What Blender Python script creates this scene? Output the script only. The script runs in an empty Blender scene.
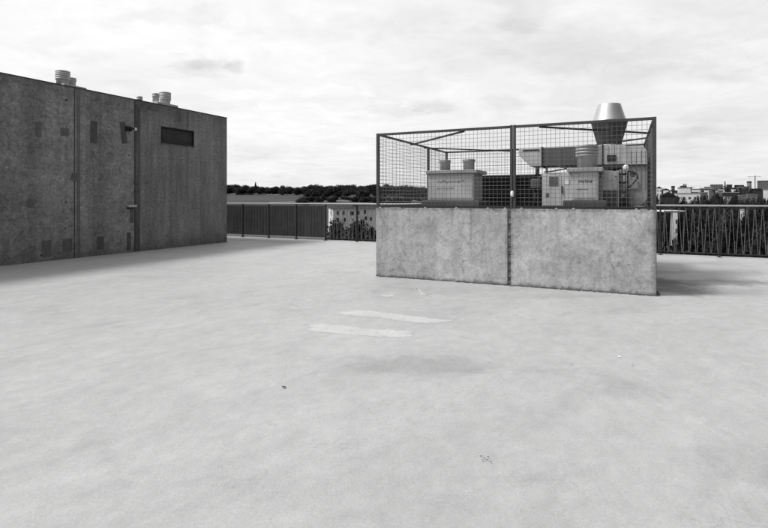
import bpy, math, random
from mathutils import Vector, Matrix
R = math.radians
random.seed(7)
sc = bpy.context.scene
col = sc.collection

# ------------------------------------------------------------------ object helpers
def tag(o, label=None, cat=None, group=None, kind=None):
    if label: o['label'] = label
    if cat: o['category'] = cat
    if group: o['group'] = group
    if kind: o['kind'] = kind
    return o

def empty(name, loc=(0, 0, 0), rz=0, label=None, cat=None, group=None, kind=None):
    o = bpy.data.objects.new(name, None)
    o.empty_display_size = .2
    o.location = loc; o.rotation_euler = (0, 0, rz)
    col.objects.link(o)
    return tag(o, label, cat, group, kind)

class MB:
    def __init__(s): s.v = []; s.f = []; s.m = []; s.cur = 0; s.sm = []
    def quad(s, pts, smooth=False):
        n = len(s.v); s.v += [tuple(p) for p in pts]; s.f.append(tuple(range(n, n + len(pts)))); s.m.append(s.cur); s.sm.append(smooth)
        return s
    def box(s, x0, x1, y0, y1, z0, z1, M=None):
        n = len(s.v)
        P = [(x, y, z) for z in (z0, z1) for (x, y) in ((x0, y0), (x1, y0), (x1, y1), (x0, y1))]
        if M: P = [tuple(M @ Vector(p)) for p in P]
        s.v += P
        for f in ((0, 3, 2, 1), (4, 5, 6, 7), (0, 1, 5, 4), (1, 2, 6, 5), (2, 3, 7, 6), (3, 0, 4, 7)):
            s.f.append(tuple(n + i for i in f)); s.m.append(s.cur); s.sm.append(False)
        return s
    def beam(s, p, q, w, h=None):
        p, q = Vector(p), Vector(q); h = h or w; d = q - p
        up = Vector((0, 0, 1)) if abs(d.normalized().z) < .9 else Vector((0, 1, 0))
        a = d.cross(up).normalized() * w / 2; b = a.cross(d).normalized() * h / 2
        n = len(s.v)
        for e in (p, q): s.v += [tuple(e - a - b), tuple(e + a - b), tuple(e + a + b), tuple(e - a + b)]
        for f in ((0, 3, 2, 1), (4, 5, 6, 7), (0, 1, 5, 4), (1, 2, 6, 5), (2, 3, 7, 6), (3, 0, 4, 7)):
            s.f.append(tuple(n + i for i in f)); s.m.append(s.cur); s.sm.append(False)
        return s
    def tube(s, pts, r, seg=6, caps=True, smooth=True):
        pts = [Vector(p) for p in pts]; rr = r if isinstance(r, (list, tuple)) else [r] * len(pts)
        rings = []; pa = None
        for i, p in enumerate(pts):
            d = (pts[min(i + 1, len(pts) - 1)] - pts[max(i - 1, 0)]).normalized()
            if pa is None:
                up = Vector((0, 0, 1)) if abs(d.z) < .9 else Vector((1, 0, 0)); pa = d.cross(up).normalized()
            else: pa = (pa - d * pa.dot(d)).normalized()
            b = d.cross(pa); n = len(s.v)
            for k in range(seg):
                t = 2 * math.pi * k / seg
                s.v.append(tuple(p + (pa * math.cos(t) + b * math.sin(t)) * rr[i]))
            rings.append(n)
        for i in range(len(rings) - 1):
            for k in range(seg):
                k2 = (k + 1) % seg
                s.f.append((rings[i] + k, rings[i] + k2, rings[i + 1] + k2, rings[i + 1] + k)); s.m.append(s.cur); s.sm.append(smooth)
        if caps:
            s.f.append(tuple(rings[0] + k for k in range(seg))[::-1]); s.m.append(s.cur); s.sm.append(False)
            s.f.append(tuple(rings[-1] + k for k in range(seg))); s.m.append(s.cur); s.sm.append(False)
        return s
    def lathe(s, prof, c=(0, 0, 0), seg=32, smooth=True, cap=True):
        rings = []
        for r, z in prof:
            n = len(s.v); rings.append(n)
            for k in range(seg):
                t = 2 * math.pi * (k + .5) / seg
                s.v.append((c[0] + r * math.cos(t), c[1] + r * math.sin(t), c[2] + z))
        for i in range(len(rings) - 1):
            for k in range(seg):
                k2 = (k + 1) % seg
                s.f.append((rings[i] + k, rings[i] + k2, rings[i + 1] + k2, rings[i + 1] + k)); s.m.append(s.cur); s.sm.append(smooth)
        if cap:
            s.f.append(tuple(rings[0] + k for k in range(seg))[::-1]); s.m.append(s.cur); s.sm.append(False)
            s.f.append(tuple(rings[-1] + k for k in range(seg))); s.m.append(s.cur); s.sm.append(False)
        return s
    def extrude(s, prof, y0, y1, smooth=False):
        """prof: list of (x,z), counter-clockwise seen from -y"""
        n = len(s.v); k = len(prof)
        s.v += [(x, y0, z) for x, z in prof] + [(x, y1, z) for x, z in prof]
        s.f.append(tuple(range(n, n + k))); s.m.append(s.cur); s.sm.append(False)
        s.f.append(tuple(range(n + 2 * k - 1, n + k - 1, -1))); s.m.append(s.cur); s.sm.append(False)
        for i in range(k):
            j = (i + 1) % k
            s.f.append((n + i, n + k + i, n + k + j, n + j)); s.m.append(s.cur); s.sm.append(smooth)
        return s
    def mesh(s, name, mat):
        me = bpy.data.meshes.new(name); me.from_pydata(s.v, [], s.f); me.update()
        for m in (mat if isinstance(mat, (list, tuple)) else [mat]): me.materials.append(m)
        me.polygons.foreach_set('material_index', s.m)
        me.polygons.foreach_set('use_smooth', s.sm)
        return me
    def build(s, name, mat, parent=None, bevel=0, label=None, cat=None, group=None, kind=None, loc=None):
        o = bpy.data.objects.new(name, s.mesh(name, mat)); col.objects.link(o)
        if parent: o.parent = parent
        if loc: o.location = loc
        if bevel:
            b = o.modifiers.new('bevel', 'BEVEL'); b.width = bevel; b.segments = 2; b.limit_method = 'ANGLE'; b.angle_limit = R(40)
        return tag(o, label, cat, group, kind)

def copy_tree(o, kids, parent=None):
    c = o.copy(); col.objects.link(c)
    if parent: c.parent = parent
    for k in kids.get(o.name, []): copy_tree(k, kids, c)
    return c

# ------------------------------------------------------------------ material helpers
class NT:
    def __init__(s, name):
        s.mat = bpy.data.materials.new(name); s.mat.use_nodes = True
        s.t = s.mat.node_tree; s.b = s.t.nodes['Principled BSDF']
        s.tc = s.t.nodes.new('ShaderNodeTexCoord'); s.obj = s.tc.outputs['Object']
    def n(s, t, **k):
        x = s.t.nodes.new(t)
        for a, b in k.items(): setattr(x, a, b)
        return x
    def l(s, a, b): s.t.links.new(a, b)
    def map(s, src, sca=(1, 1, 1), rot=(0, 0, 0), loc=(0, 0, 0)):
        m = s.n('ShaderNodeMapping'); m.inputs['Scale'].default_value = sca; m.inputs['Rotation'].default_value = rot; m.inputs['Location'].default_value = loc
        s.l(src, m.inputs['Vector']); return m.outputs[0]
    def noise(s, vec, scale, detail=4, rough=.55, dist=0):
        x = s.n('ShaderNodeTexNoise'); x.inputs['Scale'].default_value = scale; x.inputs['Detail'].default_value = detail
        x.inputs['Roughness'].default_value = rough; x.inputs['Distortion'].default_value = dist
        s.l(vec, x.inputs['Vector']); return x.outputs['Fac']
    def rng(s, v, a, b, c, d, smooth=False):
        x = s.n('ShaderNodeMapRange'); x.clamp = True
        if smooth: x.interpolation_type = 'SMOOTHSTEP'
        for i, q in zip((1, 2, 3, 4), (a, b, c, d)): x.inputs[i].default_value = q
        s.l(v, x.inputs[0]); return x.outputs[0]
    def m(s, op, a, b=None, c=None):
        x = s.n('ShaderNodeMath', operation=op)
        for i, q in enumerate((a, b, c)):
            if q is None: continue
            if isinstance(q, (int, float)): x.inputs[i].default_value = q
            else: s.l(q, x.inputs[i])
        return x.outputs[0]
    def mul(s, *a):
        o = a[0]
        for b in a[1:]: o = s.m('MULTIPLY', o, b)
        return o
    def sep(s, vec):
        x = s.n('ShaderNodeSeparateXYZ'); s.l(vec, x.inputs[0]); return x.outputs
    def vor(s, vec, scale, feat='F1', rand=1):
        x = s.n('ShaderNodeTexVoronoi', feature=feat); x.inputs['Scale'].default_value = scale; x.inputs['Randomness'].default_value = rand
        s.l(vec, x.inputs['Vector']); return x.outputs['Distance']
    def grey(s, v, out='Base Color'):
        x = s.n('ShaderNodeCombineColor'); [s.l(v, x.inputs[i]) for i in range(3)]
        s.l(x.outputs[0], s.b.inputs[out])
    def bump(s, h, dist=.01, strength=1):
        x = s.n('ShaderNodeBump'); x.inputs['Distance'].default_value = dist; x.inputs['Strength'].default_value = strength
        s.l(h, x.inputs['Height']); s.l(x.outputs[0], s.b.inputs['Normal'])
    def set(s, rough=.8, metal=0, spec=.5):
        s.b.inputs['Roughness'].default_value = rough; s.b.inputs['Metallic'].default_value = metal
        s.b.inputs['Specular IOR Level'].default_value = spec
        return s

def simple(name, base, rough=.7, metal=0, spec=.4, var=.12, scale=3, streak=0, bump=0):
    t = NT(name).set(rough, metal, spec)
    v = t.rng(t.noise(t.obj, scale, 6, .6), .3, .7, 1 - var, 1 + var)
    v = t.mul(v, t.rng(t.noise(t.obj, scale * 9, 3), .3, .7, 1 - var * .5, 1 + var * .5))
    if streak:
        st = t.noise(t.map(t.obj, (14, 14, .9)), 1, 4, .6)
        v = t.mul(v, t.rng(st, .35, .7, 1 - streak, 1 + streak * .5))
    t.grey(t.m('MULTIPLY', v, base))
    if bump: t.bump(t.noise(t.obj, scale * 12, 4), bump)
    return t.mat

M = {}
M['steel'] = simple('weathered_steel', .05, .6, .15, .5, .25, 6)
M['steel_dark'] = simple('dark_steel', .025, .6, .2, .4, .3, 5)
M['galv'] = simple('galvanised_steel', .48, .5, .25, .5, .12, 4, .12)
M['duct'] = simple('painted_duct', .34, .5, .2, .5, .12, 3, .16)
M['duct_dark'] = simple('dull_duct', .105, .6, .2, .4, .15, 3, .2)
M['cabinet'] = simple('pale_cabinet', .50, .5, .1, .5, .1, 3, .14)
M['panel'] = simple('weathered_panel', .50, .65, 0, .4, .16, 5, .18)
M['unit_dark'] = simple('dark_louvre', .012, .8, 0, .2, .3, 4)
M['ink'] = simple('black_ink', .03, .8, 0, .2, .1, 4)
M['pipe'] = simple('grey_pipe', .12, .5, .3, .5, .2, 8)
M['rubber'] = simple('black_rubber', .02, .6, 0, .4, .2, 8)
M['white'] = simple('white_enamel', .75, .4, 0, .5, .05, 8)
M['wire'] = simple('mesh_wire', .15, .5, .3, .5, .2, 4)
M['rail'] = simple('light_rail', .42, .45, .3, .5, .1, 5)
M['bar'] = simple('railing_bar', .15, .6, .2, .4, .25, 6)
M['post'] = simple('black_post', .02, .6, .1, .4, .2, 6)
M['bolt'] = simple('zinc_bolt', .6, .4, .3, .5, .1, 8)
M['louvre'] = simple('louvre_slat', .12, .7, .1, .3, .25, 9)
M['frame_dark'] = simple('vent_frame', .02, .7, 0, .3, .2, 6)
M['patch'] = simple('repair_mortar', .105, .9, 0, .2, .25, 7, .1, .004)
M['patch_soft'] = simple('faded_repair_mortar', .14, .9, 0, .2, .25, 7, .1, .004)
M['vent_white'] = simple('pale_vent_plastic', .62, .5, 0, .5, .08, 6, .1)
M['glass'] = simple('window_glass', .03, .12, 0, .6, .05, 3)
M['facade'] = simple('white_render', .70, .9, 0, .2, .12, .3, .08)
M['facade_grey'] = simple('grey_render', .15, .9, 0, .2, .15, .3, .1)
M['facade_dark'] = simple('dark_brick', .04, .9, 0, .2, .2, .5)
M['roof_dark'] = simple('roof_felt', .022, .95, 0, .2, .25, .5)
M['roof_pale'] = simple('pale_roof', .3, .8, 0, .3, .12, .5)
M['bark'] = simple('bark', .04, .9, 0, .2, .3, 2)

def leaf_mat(name, base):
    t = NT(name).set(.85, 0, .08)
    v = t.rng(t.noise(t.obj, .55, 5, .6), .3, .7, .5, 1.7)
    oi = t.n('ShaderNodeObjectInfo')
    v = t.mul(v, t.rng(oi.outputs['Random'], 0, 1, .45, 1.9), base)
    t.grey(v); return t.mat
M['leaf'] = leaf_mat('dark_foliage', .022)
M['leaf_mid'] = leaf_mat('mid_foliage', .085)

# cone cowl: satin pale metal
t = NT('satin_cowl').set(.32, .8, .5)
t.grey(t.rng(t.noise(t.map(t.obj, (1, 1, 2)), 3, 4), .3, .7, .52, .62))
M['cowl'] = t.mat

def concrete_plinth():
    t = NT('cast_concrete').set(.85, 0, .3)
    a = t.rng(t.noise(t.obj, 1.1, 9, .66, .6), .3, .7, .74, 1.22)
    b = t.rng(t.noise(t.map(t.obj, (6.5, 6.5, .8)), 1, 7, .66, .3), .3, .7, .86, 1.12)
    c = t.rng(t.noise(t.obj, 18, 8, .9), .34, .66, .66, 1.28)
    cloud = t.rng(t.noise(t.map(t.obj, loc=(2, 7, 5)), 3.4, 8, .72, .9), .36, .64, .80, 1.18)
    blot = t.rng(t.noise(t.map(t.obj, loc=(7, 3, 2)), 2.9, 10, .74, 1.4), .56, .66, 1, .56)
    pale = t.rng(t.noise(t.map(t.obj, loc=(1, 9, 3)), 2.0, 9, .74, 1.6), .60, .70, 1, 1.28)
    pit = t.rng(t.vor(t.obj, 7), .04, .085, .42, 1)
    pm = t.rng(t.noise(t.obj, 2.1, 3), .50, .56, 0, 1)
    pit = t.m('ADD', t.mul(pit, pm), t.m('SUBTRACT', 1, pm))
    r2 = t.map(t.map(t.obj, (1, 1, 1), (0, R(28), 0)), (1.5, 1.5, 15))
    scr = t.rng(t.noise(r2, 1.6, 5, .6, .7), .645, .70, 1, .64)
    r3 = t.map(t.map(t.obj, (1, 1, 1), (0, R(-62), 0), (4, 2, 1)), (1.5, 1.5, 13))
    scr2 = t.rng(t.noise(r3, 1.5, 5, .6, .7), .65, .70, 1, .66)
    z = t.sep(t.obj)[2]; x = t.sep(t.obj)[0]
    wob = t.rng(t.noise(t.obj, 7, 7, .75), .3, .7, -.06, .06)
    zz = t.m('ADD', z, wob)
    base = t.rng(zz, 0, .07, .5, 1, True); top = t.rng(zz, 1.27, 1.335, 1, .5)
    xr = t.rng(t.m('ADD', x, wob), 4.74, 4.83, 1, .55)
    jn = t.m('ABSOLUTE', t.m('SUBTRACT', t.m('ADD', x, t.mul(wob, .7)), 2.572)); jn = t.rng(jn, .03, .09, .66, 1, True)
    drip = t.rng(t.noise(t.map(t.obj, (12, 12, .4)), 1, 5, .65), .56, .70, 0, .34)
    drip = t.m('SUBTRACT', 1, t.mul(drip, t.rng(z, .3, 1.3, 0, 1)))
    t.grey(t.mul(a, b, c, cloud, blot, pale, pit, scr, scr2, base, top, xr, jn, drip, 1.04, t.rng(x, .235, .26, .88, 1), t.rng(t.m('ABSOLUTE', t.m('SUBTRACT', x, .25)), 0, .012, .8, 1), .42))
    t.bump(t.m('ADD', t.noise(t.obj, 26, 7, .75), t.mul(pit, .6)), .009)
    return t.mat
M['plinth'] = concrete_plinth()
M['mortar'] = simple('rough_joint_mortar', .2, .95, 0, .2, .4, 14, 0, .02)

def concrete_wall():
    t = NT('dark_weathered_concrete').set(.9, 0, .25)
    s = t.sep(t.obj)
    right = t.rng(s[0], 3.45, 3.68, 1, 0)
    a = t.rng(t.noise(t.obj, .8, 8, .62, .5), .28, .72, .78, 1.2)
    fine = t.rng(t.noise(t.obj, 15, 8, .9), .34, .66, .5, 1.5)
    mott = t.rng(t.noise(t.obj, 5.5, 6, .7, .8), .34, .66, .72, 1.3)
    st = t.rng(t.noise(t.map(t.obj, (6.5, 6.5, .8)), 1, 8, .7), .3, .7, .72, 1.28)
    st2 = t.rng(t.noise(t.map(t.obj, (2.2, 2.2, .12)), 1, 3), .35, .65, .84, 1.14)
    mix = t.m('ADD', t.mul(st, right), t.mul(mott, t.m('SUBTRACT', 1, right)))
    drip = t.rng(t.noise(t.map(t.obj, (9, 9, .25), loc=(3, 0, 0)), 1, 4, .6), .55, .75, 0, .45)
    drip = t.m('SUBTRACT', 1, t.mul(drip, t.rng(s[2], 1.2, 4.2, .15, 1)))
    # formwork panel lines
    zl = t.m('ABSOLUTE', t.m('SUBTRACT', s[2], 2.72)); line = t.rng(zl, 0, .02, .84, 1)
    zl2 = t.m('ABSOLUTE', t.m('SUBTRACT', s[2], 1.42)); line2 = t.rng(zl2, 0, .015, .86, 1)
    # tie holes on a grid, wobbling
    g = t.vor(t.map(t.obj, (1 / .62, 1, 1 / .66)), 1, 'F1', .25)
    hole = t.rng(g, .035, .06, .4, 1)
    ring = t.rng(t.m('ABSOLUTE', t.m('SUBTRACT', g, .095)), 0, .03, 1.28, 1)
    blot = t.rng(t.noise(t.map(t.obj, loc=(9, 2, 4)), 2.3, 8, .7, 1.4), .56, .74, 1, .66)
    zb = t.rng(t.m('ADD', s[2], t.rng(t.noise(t.obj, 3, 5), .3, .7, -.2, .2)), 0, .45, .72, 1, True)
    band = t.rng(t.m('ADD', s[2], t.rng(t.noise(t.obj, 6, 4), .3, .7, -.1, .1)), 3.95, 4.3, 1, .8)
    spots = t.rng(t.noise(t.map(t.obj, loc=(5, 5, 1)), 11, 6, .75, .6), .56, .68, 1, .62)
    pspots = t.rng(t.noise(t.map(t.obj, loc=(8, 1, 6)), 13, 6, .75, .6), .58, .68, 1, 1.55)
    marks = t.rng(t.noise(t.map(t.obj, (1.2, 1, 4.5), loc=(2, 2, 2)), 2.6, 9, .75, 1.2), .56, .66, 1, .74)
    seam = t.rng(t.m('ABSOLUTE', t.m('SUBTRACT', s[0], 1.66)), 0, .05, 1.22, 1); seam2 = t.rng(t.m('ABSOLUTE', t.m('SUBTRACT', s[0], 2.95)), 0, .03, 1.16, 1)
    t.grey(t.mul(a, fine, mix, st2, drip, line, line2, hole, ring, blot, zb, band, spots, pspots, marks, seam, seam2, .245))
    t.bump(t.noise(t.obj, 28, 6, .75), .008)
    return t.mat
M['wall'] = concrete_wall()
M['wall_strip_pale'] = simple('smooth_joint_band', .16, .9, 0, .2, .2, 5, .25, .004)
M['wall_strip_mid'] = simple('damp_joint_band', .135, .9, 0, .2, .3, 6, .35, .004)
M['wall_strip_dark'] = simple('stained_joint_band', .085, .9, 0, .2, .25, 5, .35, .004)
M['groove'] = simple('joint_sealant', .055, .9, 0, .1, .3, 9)

def deck_mat():
    t = NT('troweled_deck_coating').set(.62, 0, .35)
    P = t.obj
    def dm(ang, sx, sy, loc=(0, 0, 0)): return t.map(t.map(P, (1, 1, 1), (0, 0, R(-ang)), loc), (sx, sy, 1))
    Lg = t.rng(t.noise(dm(52, .16, .26), 1, 7, .6, .6), .3, .7, .93, 1.06)
    Md = t.rng(t.noise(dm(50, .9, 1.4, (4, 1, 0)), 1, 10, .72, .3), .3, .7, .91, 1.09)
    Sw = t.rng(t.noise(dm(47, 3.2, 7.5), 1, 7, .72, .4), .3, .7, .93, 1.06)
    Sw2 = t.rng(t.noise(dm(95, 4.2, 9, (2, 8, 0)), 1, 7, .72, .4), .3, .7, .94, 1.06)
    Iso = t.rng(t.noise(dm(10, 5.1, 5.6, (5, 3, 0)), 1, 9, .75, .2), .3, .7, .93, 1.06)
    Fi = t.rng(t.noise(P, 48, 7, .85), .3, .7, .86, 1.13)
    Gr = t.rng(t.noise(P, 210, 2, .7), .3, .7, .88, 1.11)
    bl = t.rng(t.noise(dm(40, .7, .9, (13, 5, 0)), 1, 8, .7, 1.0), .56, .72, 1, .82)
    sk = t.rng(t.noise(dm(48, 1.1, 8, (3, 9, 0)), 1, 6, .6, 1.2), .66, .72, 1, 1.12)
    sk = t.mul(sk, Iso)
    # sparse grit specks and pinholes
    vd = t.vor(P, 13); msk = t.rng(t.noise(P, 1.1, 3), .52, .6, 0, 1)
    spk = t.m('SUBTRACT', 1, t.mul(msk, t.rng(vd, .03, .07, .3, 0)))
    sk = t.mul(sk, spk)
    # wet-looking stains out front, plus plinth shadow painted into the colour at its right
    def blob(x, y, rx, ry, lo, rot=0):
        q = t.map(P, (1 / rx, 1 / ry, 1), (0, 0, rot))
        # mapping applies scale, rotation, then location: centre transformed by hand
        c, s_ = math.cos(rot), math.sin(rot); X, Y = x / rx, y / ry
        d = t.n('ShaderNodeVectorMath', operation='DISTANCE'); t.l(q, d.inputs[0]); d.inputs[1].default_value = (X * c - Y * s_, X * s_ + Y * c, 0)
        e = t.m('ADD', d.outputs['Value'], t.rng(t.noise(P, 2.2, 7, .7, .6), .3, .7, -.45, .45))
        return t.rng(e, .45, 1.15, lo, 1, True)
    stain_shade = t.mul(blob(.28, 4.6, .75, .33, .80), blob(-3.0, 3.2, .9, .3, .93), blob(2.1, 2.9, .5, .25, .94), blob(5.8, 9.2, 1.6, .42, .55, R(-8)), blob(4.85, 9.0, .6, 1.2, .4, R(-25)), blob(5.4, 10.5, 1.2, .26, .72), blob(.9, 8.4, 1.4, .35, .93), blob(2.4, 7.9, 1.1, .25, .90, R(-25)))
    px_ = t.sep(P)
    # hairline crack
    cr = t.m('ABSOLUTE', t.m('SUBTRACT', t.noise(t.map(P, loc=(31, 7, 0)), .35, 6, .6, .3), .5))
    crack = t.rng(cr, 0, .0016, .84, 1)
    # uneven darker band along the foot of the building
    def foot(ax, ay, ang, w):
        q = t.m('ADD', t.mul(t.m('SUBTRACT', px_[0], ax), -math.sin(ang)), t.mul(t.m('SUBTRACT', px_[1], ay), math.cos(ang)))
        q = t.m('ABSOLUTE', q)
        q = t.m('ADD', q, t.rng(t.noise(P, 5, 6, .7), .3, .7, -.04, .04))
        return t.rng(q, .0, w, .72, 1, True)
    foot_band = foot(-5.48, 17.86, R(64), .16)
    v = t.mul(Lg, Md, Sw, Sw2, Fi, Gr, bl, sk, stain_shade, crack, foot_band, .41)
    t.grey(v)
    t.bump(t.m('ADD', t.noise(P, 60, 5, .7), t.mul(t.noise(dm(47, 3, 12), 1, 4), 1.2)), .0035)
    return t.mat
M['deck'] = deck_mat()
t = NT('pale_filler').set(.7, 0, .3)
t.grey(t.mul(t.rng(t.noise(t.obj, 3, 6, .65), .3, .7, .9, 1.08), t.rng(t.noise(t.obj, 70, 3), .3, .7, .95, 1.05), .59))
at_ = t.n('ShaderNodeAttribute'); at_.attribute_name = 'wear'
al = t.rng(t.m('ADD', at_.outputs['Fac'], t.rng(t.noise(t.obj, 9, 7, .7, .4), .3, .7, -.45, .45)), .25, .95, 0, .78, True)
t.l(al, t.b.inputs['Alpha'])
M['filler'] = t.mat
t = NT('rough_grassland').set(.95, 0, .1)
v = t.mul(t.rng(t.noise(t.map(t.obj, (.03, .16, 1)), 1, 8, .7, .5), .3, .7, .6, 1.4), t.rng(t.noise(t.obj, 1.2, 4, .7), .3, .7, .75, 1.25), .065)
t.grey(v); M['land'] = t.mat
M['path'] = simple('gravel_path', .38, .95, 0, .2, .2, .6)

# ------------------------------------------------------------------ the roof deck
EYE = 1.5
ra = math.atan(.4956)                      # direction of the railing
RD = Vector((math.cos(ra), -math.sin(ra), 0)); RN = Vector((math.sin(ra), math.cos(ra), 0))
R0 = Vector((-6.28, 20.6, 0))
def rail_pt(s, off=0, z=0): p = R0 + RD * s + RN * off; return Vector((p.x, p.y, z))
far_l, far_r = rail_pt(-12, .3), rail_pt(40, .3)
b = MB()
near = -14
P = [(far_l.x, near), (far_r.x, near), (far_r.x, far_r.y), (far_l.x, far_l.y)]
b.quad([(x, y, 0) for x, y in P])
for i in range(4):
    (x0, y0), (x1, y1) = P[i], P[(i + 1) % 4]
    b.quad([(x0, y0, 0), (x0, y0, -13), (x1, y1, -13), (x1, y1, 0)])
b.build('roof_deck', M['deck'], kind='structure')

# two pale filler strokes and a few short ones on the deck
def gp(px, py): Y = EYE * 512 / (py - 199); return ((px - 384) / 512 * Y, Y)
def stroke(name, pts, z=.0015, rim=.07):
    q = []; n = len(pts)
    for i in range(n):
        a_, b_ = Vector(gp(*pts[i])), Vector(gp(*pts[(i + 1) % n]))
        for k in range(8): p = a_.lerp(b_, k / 8); q.append(Vector((p.x, p.y)))
    c = sum(q, Vector((0, 0))) / len(q)
    area = sum(q[i].x * q[(i + 1) % len(q)].y - q[(i + 1) % len(q)].x * q[i].y for i in range(len(q)))
    if area < 0: q = q[::-1]
    m = len(q); outer, inner = [], []
    for i in range(m):
        d_ = (q[(i + 2) % m] - q[i - 2]); nn = Vector((d_.y, -d_.x)).normalized()
        outer.append(q[i] + nn * rim); inner.append(q[i] - nn * min(.02, rim))
    b = MB()
    for i in range(m):
        j = (i + 1) % m
        b.quad([(outer[i].x, outer[i].y, z), (outer[j].x, outer[j].y, z), (inner[j].x, inner[j].y, z), (inner[i].x, inner[i].y, z)])
    b.quad([(p.x, p.y, z) for p in inner])
    o = b.build(name, M['filler'], kind='structure')
    at = o.data.attributes.new('wear', 'FLOAT', 'POINT')
    vals = [0, 0, 1, 1] * m + [1] * m
    at.data.foreach_set('value', vals)
    return o
def cp(x, y): return (280 + x / 3.84, 290 + y / 3.84)
stroke('pale_filler_marking', [cp(*p) for p in ((112, 132), (150, 129), (200, 133), (330, 148), (430, 155), (505, 160), (503, 176), (430, 182), (330, 175), (200, 165), (115, 155))])
stroke('pale_filler_marking', [cp(*p) for p in ((205, 90), (300, 78), (380, 85), (500, 100), (580, 110), (655, 118), (560, 128), (470, 118), (380, 105), (290, 98))])
stroke('pale_filler_marking', [cp(*p) for p in ((520, -4), (530, -4), (562, 20), (548, 22))])
stroke('pale_filler_marking', [cp(*p) for p in ((385, 22), (430, 18), (440, 23), (400, 27))])

# small litter
def leafy(px, py, sz, label, mat, seed, name='dry_leaf', cat='leaf'):
    random.seed(seed); x, y = gp(px, py)
    b = MB()
    n = 7; ring = []
    for k in range(n):
        t_ = 2 * math.pi * k / n; r = sz * random.uniform(.5, 1)
        ring.append((r * math.cos(t_) * 1.5, r * math.sin(t_) * .8, .005 + random.uniform(0, .5) * sz))
    for k in range(n): b.quad([(0, 0, .004 + .1 * sz), ring[k], ring[(k + 1) % n]])
    o = b.build(name, mat, label=label, cat=cat); o.location = (x, y, .002); return o
leafy(284, 388, .018, 'small dark curled leaf lying alone on the open deck left of centre', M['rubber'], 1)
for i, (px, py) in enumerate(((481, 457.5), (484.5, 459.5), (488, 458), (487, 461), (490.5, 463), (483, 461.5))):
    leafy(px, py, .006, 'tiny dark crumb in the cluster of crumbs on the near deck', M['rubber'], 20 + i, 'gravel_crumb', 'crumb')['group'] = 'crumbs clustered on the near deck'
leafy(619, 357.5, .013, 'small white scrap lying on the deck in front of the plinth', M['white'], 5, 'paper_scrap', 'scrap')
leafy(632.5, 366, .008, 'dark speck of grit beside the white scrap on the deck', M['rubber'], 6, 'grit_speck', 'grit')
leafy(571.5, 365, .008, 'dark speck of grit left of the white scrap on the deck', M['rubber'], 9, 'grit_speck', 'grit')

# ------------------------------------------------------------------ dark concrete building on the left
th = math.atan2(-math.cos(R(26)), -math.sin(R(26)))
BL = Matrix.Translation((-5.48, 17.86, 0)) @ Matrix.Rotation(th, 4, 'Z')
def bw(x, y, z=0): return tuple(BL @ Vector((x, y, z)))
bld = empty('concrete_building', (-5.48, 17.86, 0), th, 'windowless dark weathered concrete stair building on the left of the deck', 'building')
H = 4.32; LX = 15
b = MB()
X = [0, 1.49, 2.77, LX]; Z = [0, 3.19, 3.69, H]
for i in range(3):
    for j in range(3):
        if i == 1 and j == 1: continue
        b.quad([(X[i + 1], 0, Z[j]), (X[i], 0, Z[j]), (X[i], 0, Z[j + 1]), (X[i + 1], 0, Z[j + 1])])
x0, x1, z0, z1 = X[1], X[2], Z[1], Z[2]; d = -.16
b.quad([(x0, 0, z0), (x1, 0, z0), (x1, d, z0), (x0, d, z0)]); b.quad([(x0, d, z1), (x1, d, z1), (x1, 0, z1), (x0, 0, z1)])
b.quad([(x0, 0, z0), (x0, d, z0), (x0, d, z1), (x0, 0, z1)]); b.quad([(x1, 0, z0), (x1, 0, z1), (x1, d, z1), (x1, d, z0)])
b.quad([(0, 0, 0), (0, d, 0), (0, d, H), (0, 0, H)]); b.quad([(LX, 0, 0), (LX, 0, H), (LX, d, H), (LX, d, 0)]); b.quad([(0, 0, H), (0, d, H), (LX, d, H), (LX, 0, H)])
b.box(.0, LX, -8, d - .001, 0, H - .12)
b.box(0, .16, -8, d - .002, H - .12, H - .001); b.box(LX - .16, LX, -8, d - .002, H - .12, H - .001); b.box(.161, LX - .161, -8, -7.84, H - .12, H - .001)
b.build('wall', M['wall'], bld)
MB().box(-.012, LX + .012, -.2, .012, H, H + .022).build('roof_edge_trim', M['groove'], bld)
MB().box(.17, LX - .17, -7.83, -.22, H - .118, H - .1).build('roof', M['roof_dark'], bld)
lv = MB()
lv.box(x0 + .002, x1 - .002, -.05, .012, z0 + .002, z0 + .04); lv.box(x0 + .002, x1 - .002, -.05, .012, z1 - .04, z1 - .002)
lv.box(x0 + .002, x0 + .04, -.05, .012, z0 + .04, z1 - .04); lv.box(x1 - .04, x1 - .002, -.05, .012, z0 + .04, z1 - .04)
vent = lv.build('louvre_vent', M['frame_dark'], bld, .003)
s_ = MB()
for k in range(12):
    zc = z0 + .06 + k * .035
    s_.quad([(x0 + .04, -.02, zc - .014), (x1 - .04, -.02, zc - .014), (x1 - .04, -.05, zc + .016), (x0 + .04, -.05, zc + .016)][::-1])
    s_.quad([(x0 + .04, -.0215, zc - .014), (x1 - .04, -.0215, zc - .014), (x1 - .04, -.0515, zc + .016), (x0 + .04, -.0515, zc + .016)])
s_.build('slats', M['louvre'], vent)
MB().box(x0 - .02, x1 + .02, .0, .03, z0 - .03, z0 - .004).build('sill', M['wall_strip_pale'], vent)
# joints
MB().box(3.655, 3.685, -.01, .0035, .0, H - .005).build('joint', M['groove'], bld)
for (u0, u1, m, zt) in ((5.27, 5.36, 'wall_strip_pale', H - .01), (5.40, 5.43, 'wall_strip_dark', H - .01), (3.49, 3.653, 'wall_strip_mid', H - .006)):
    MB().box(u0, u1, -.01, .0025, .0, zt).build('joint_band', M[m], bld)
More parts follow.
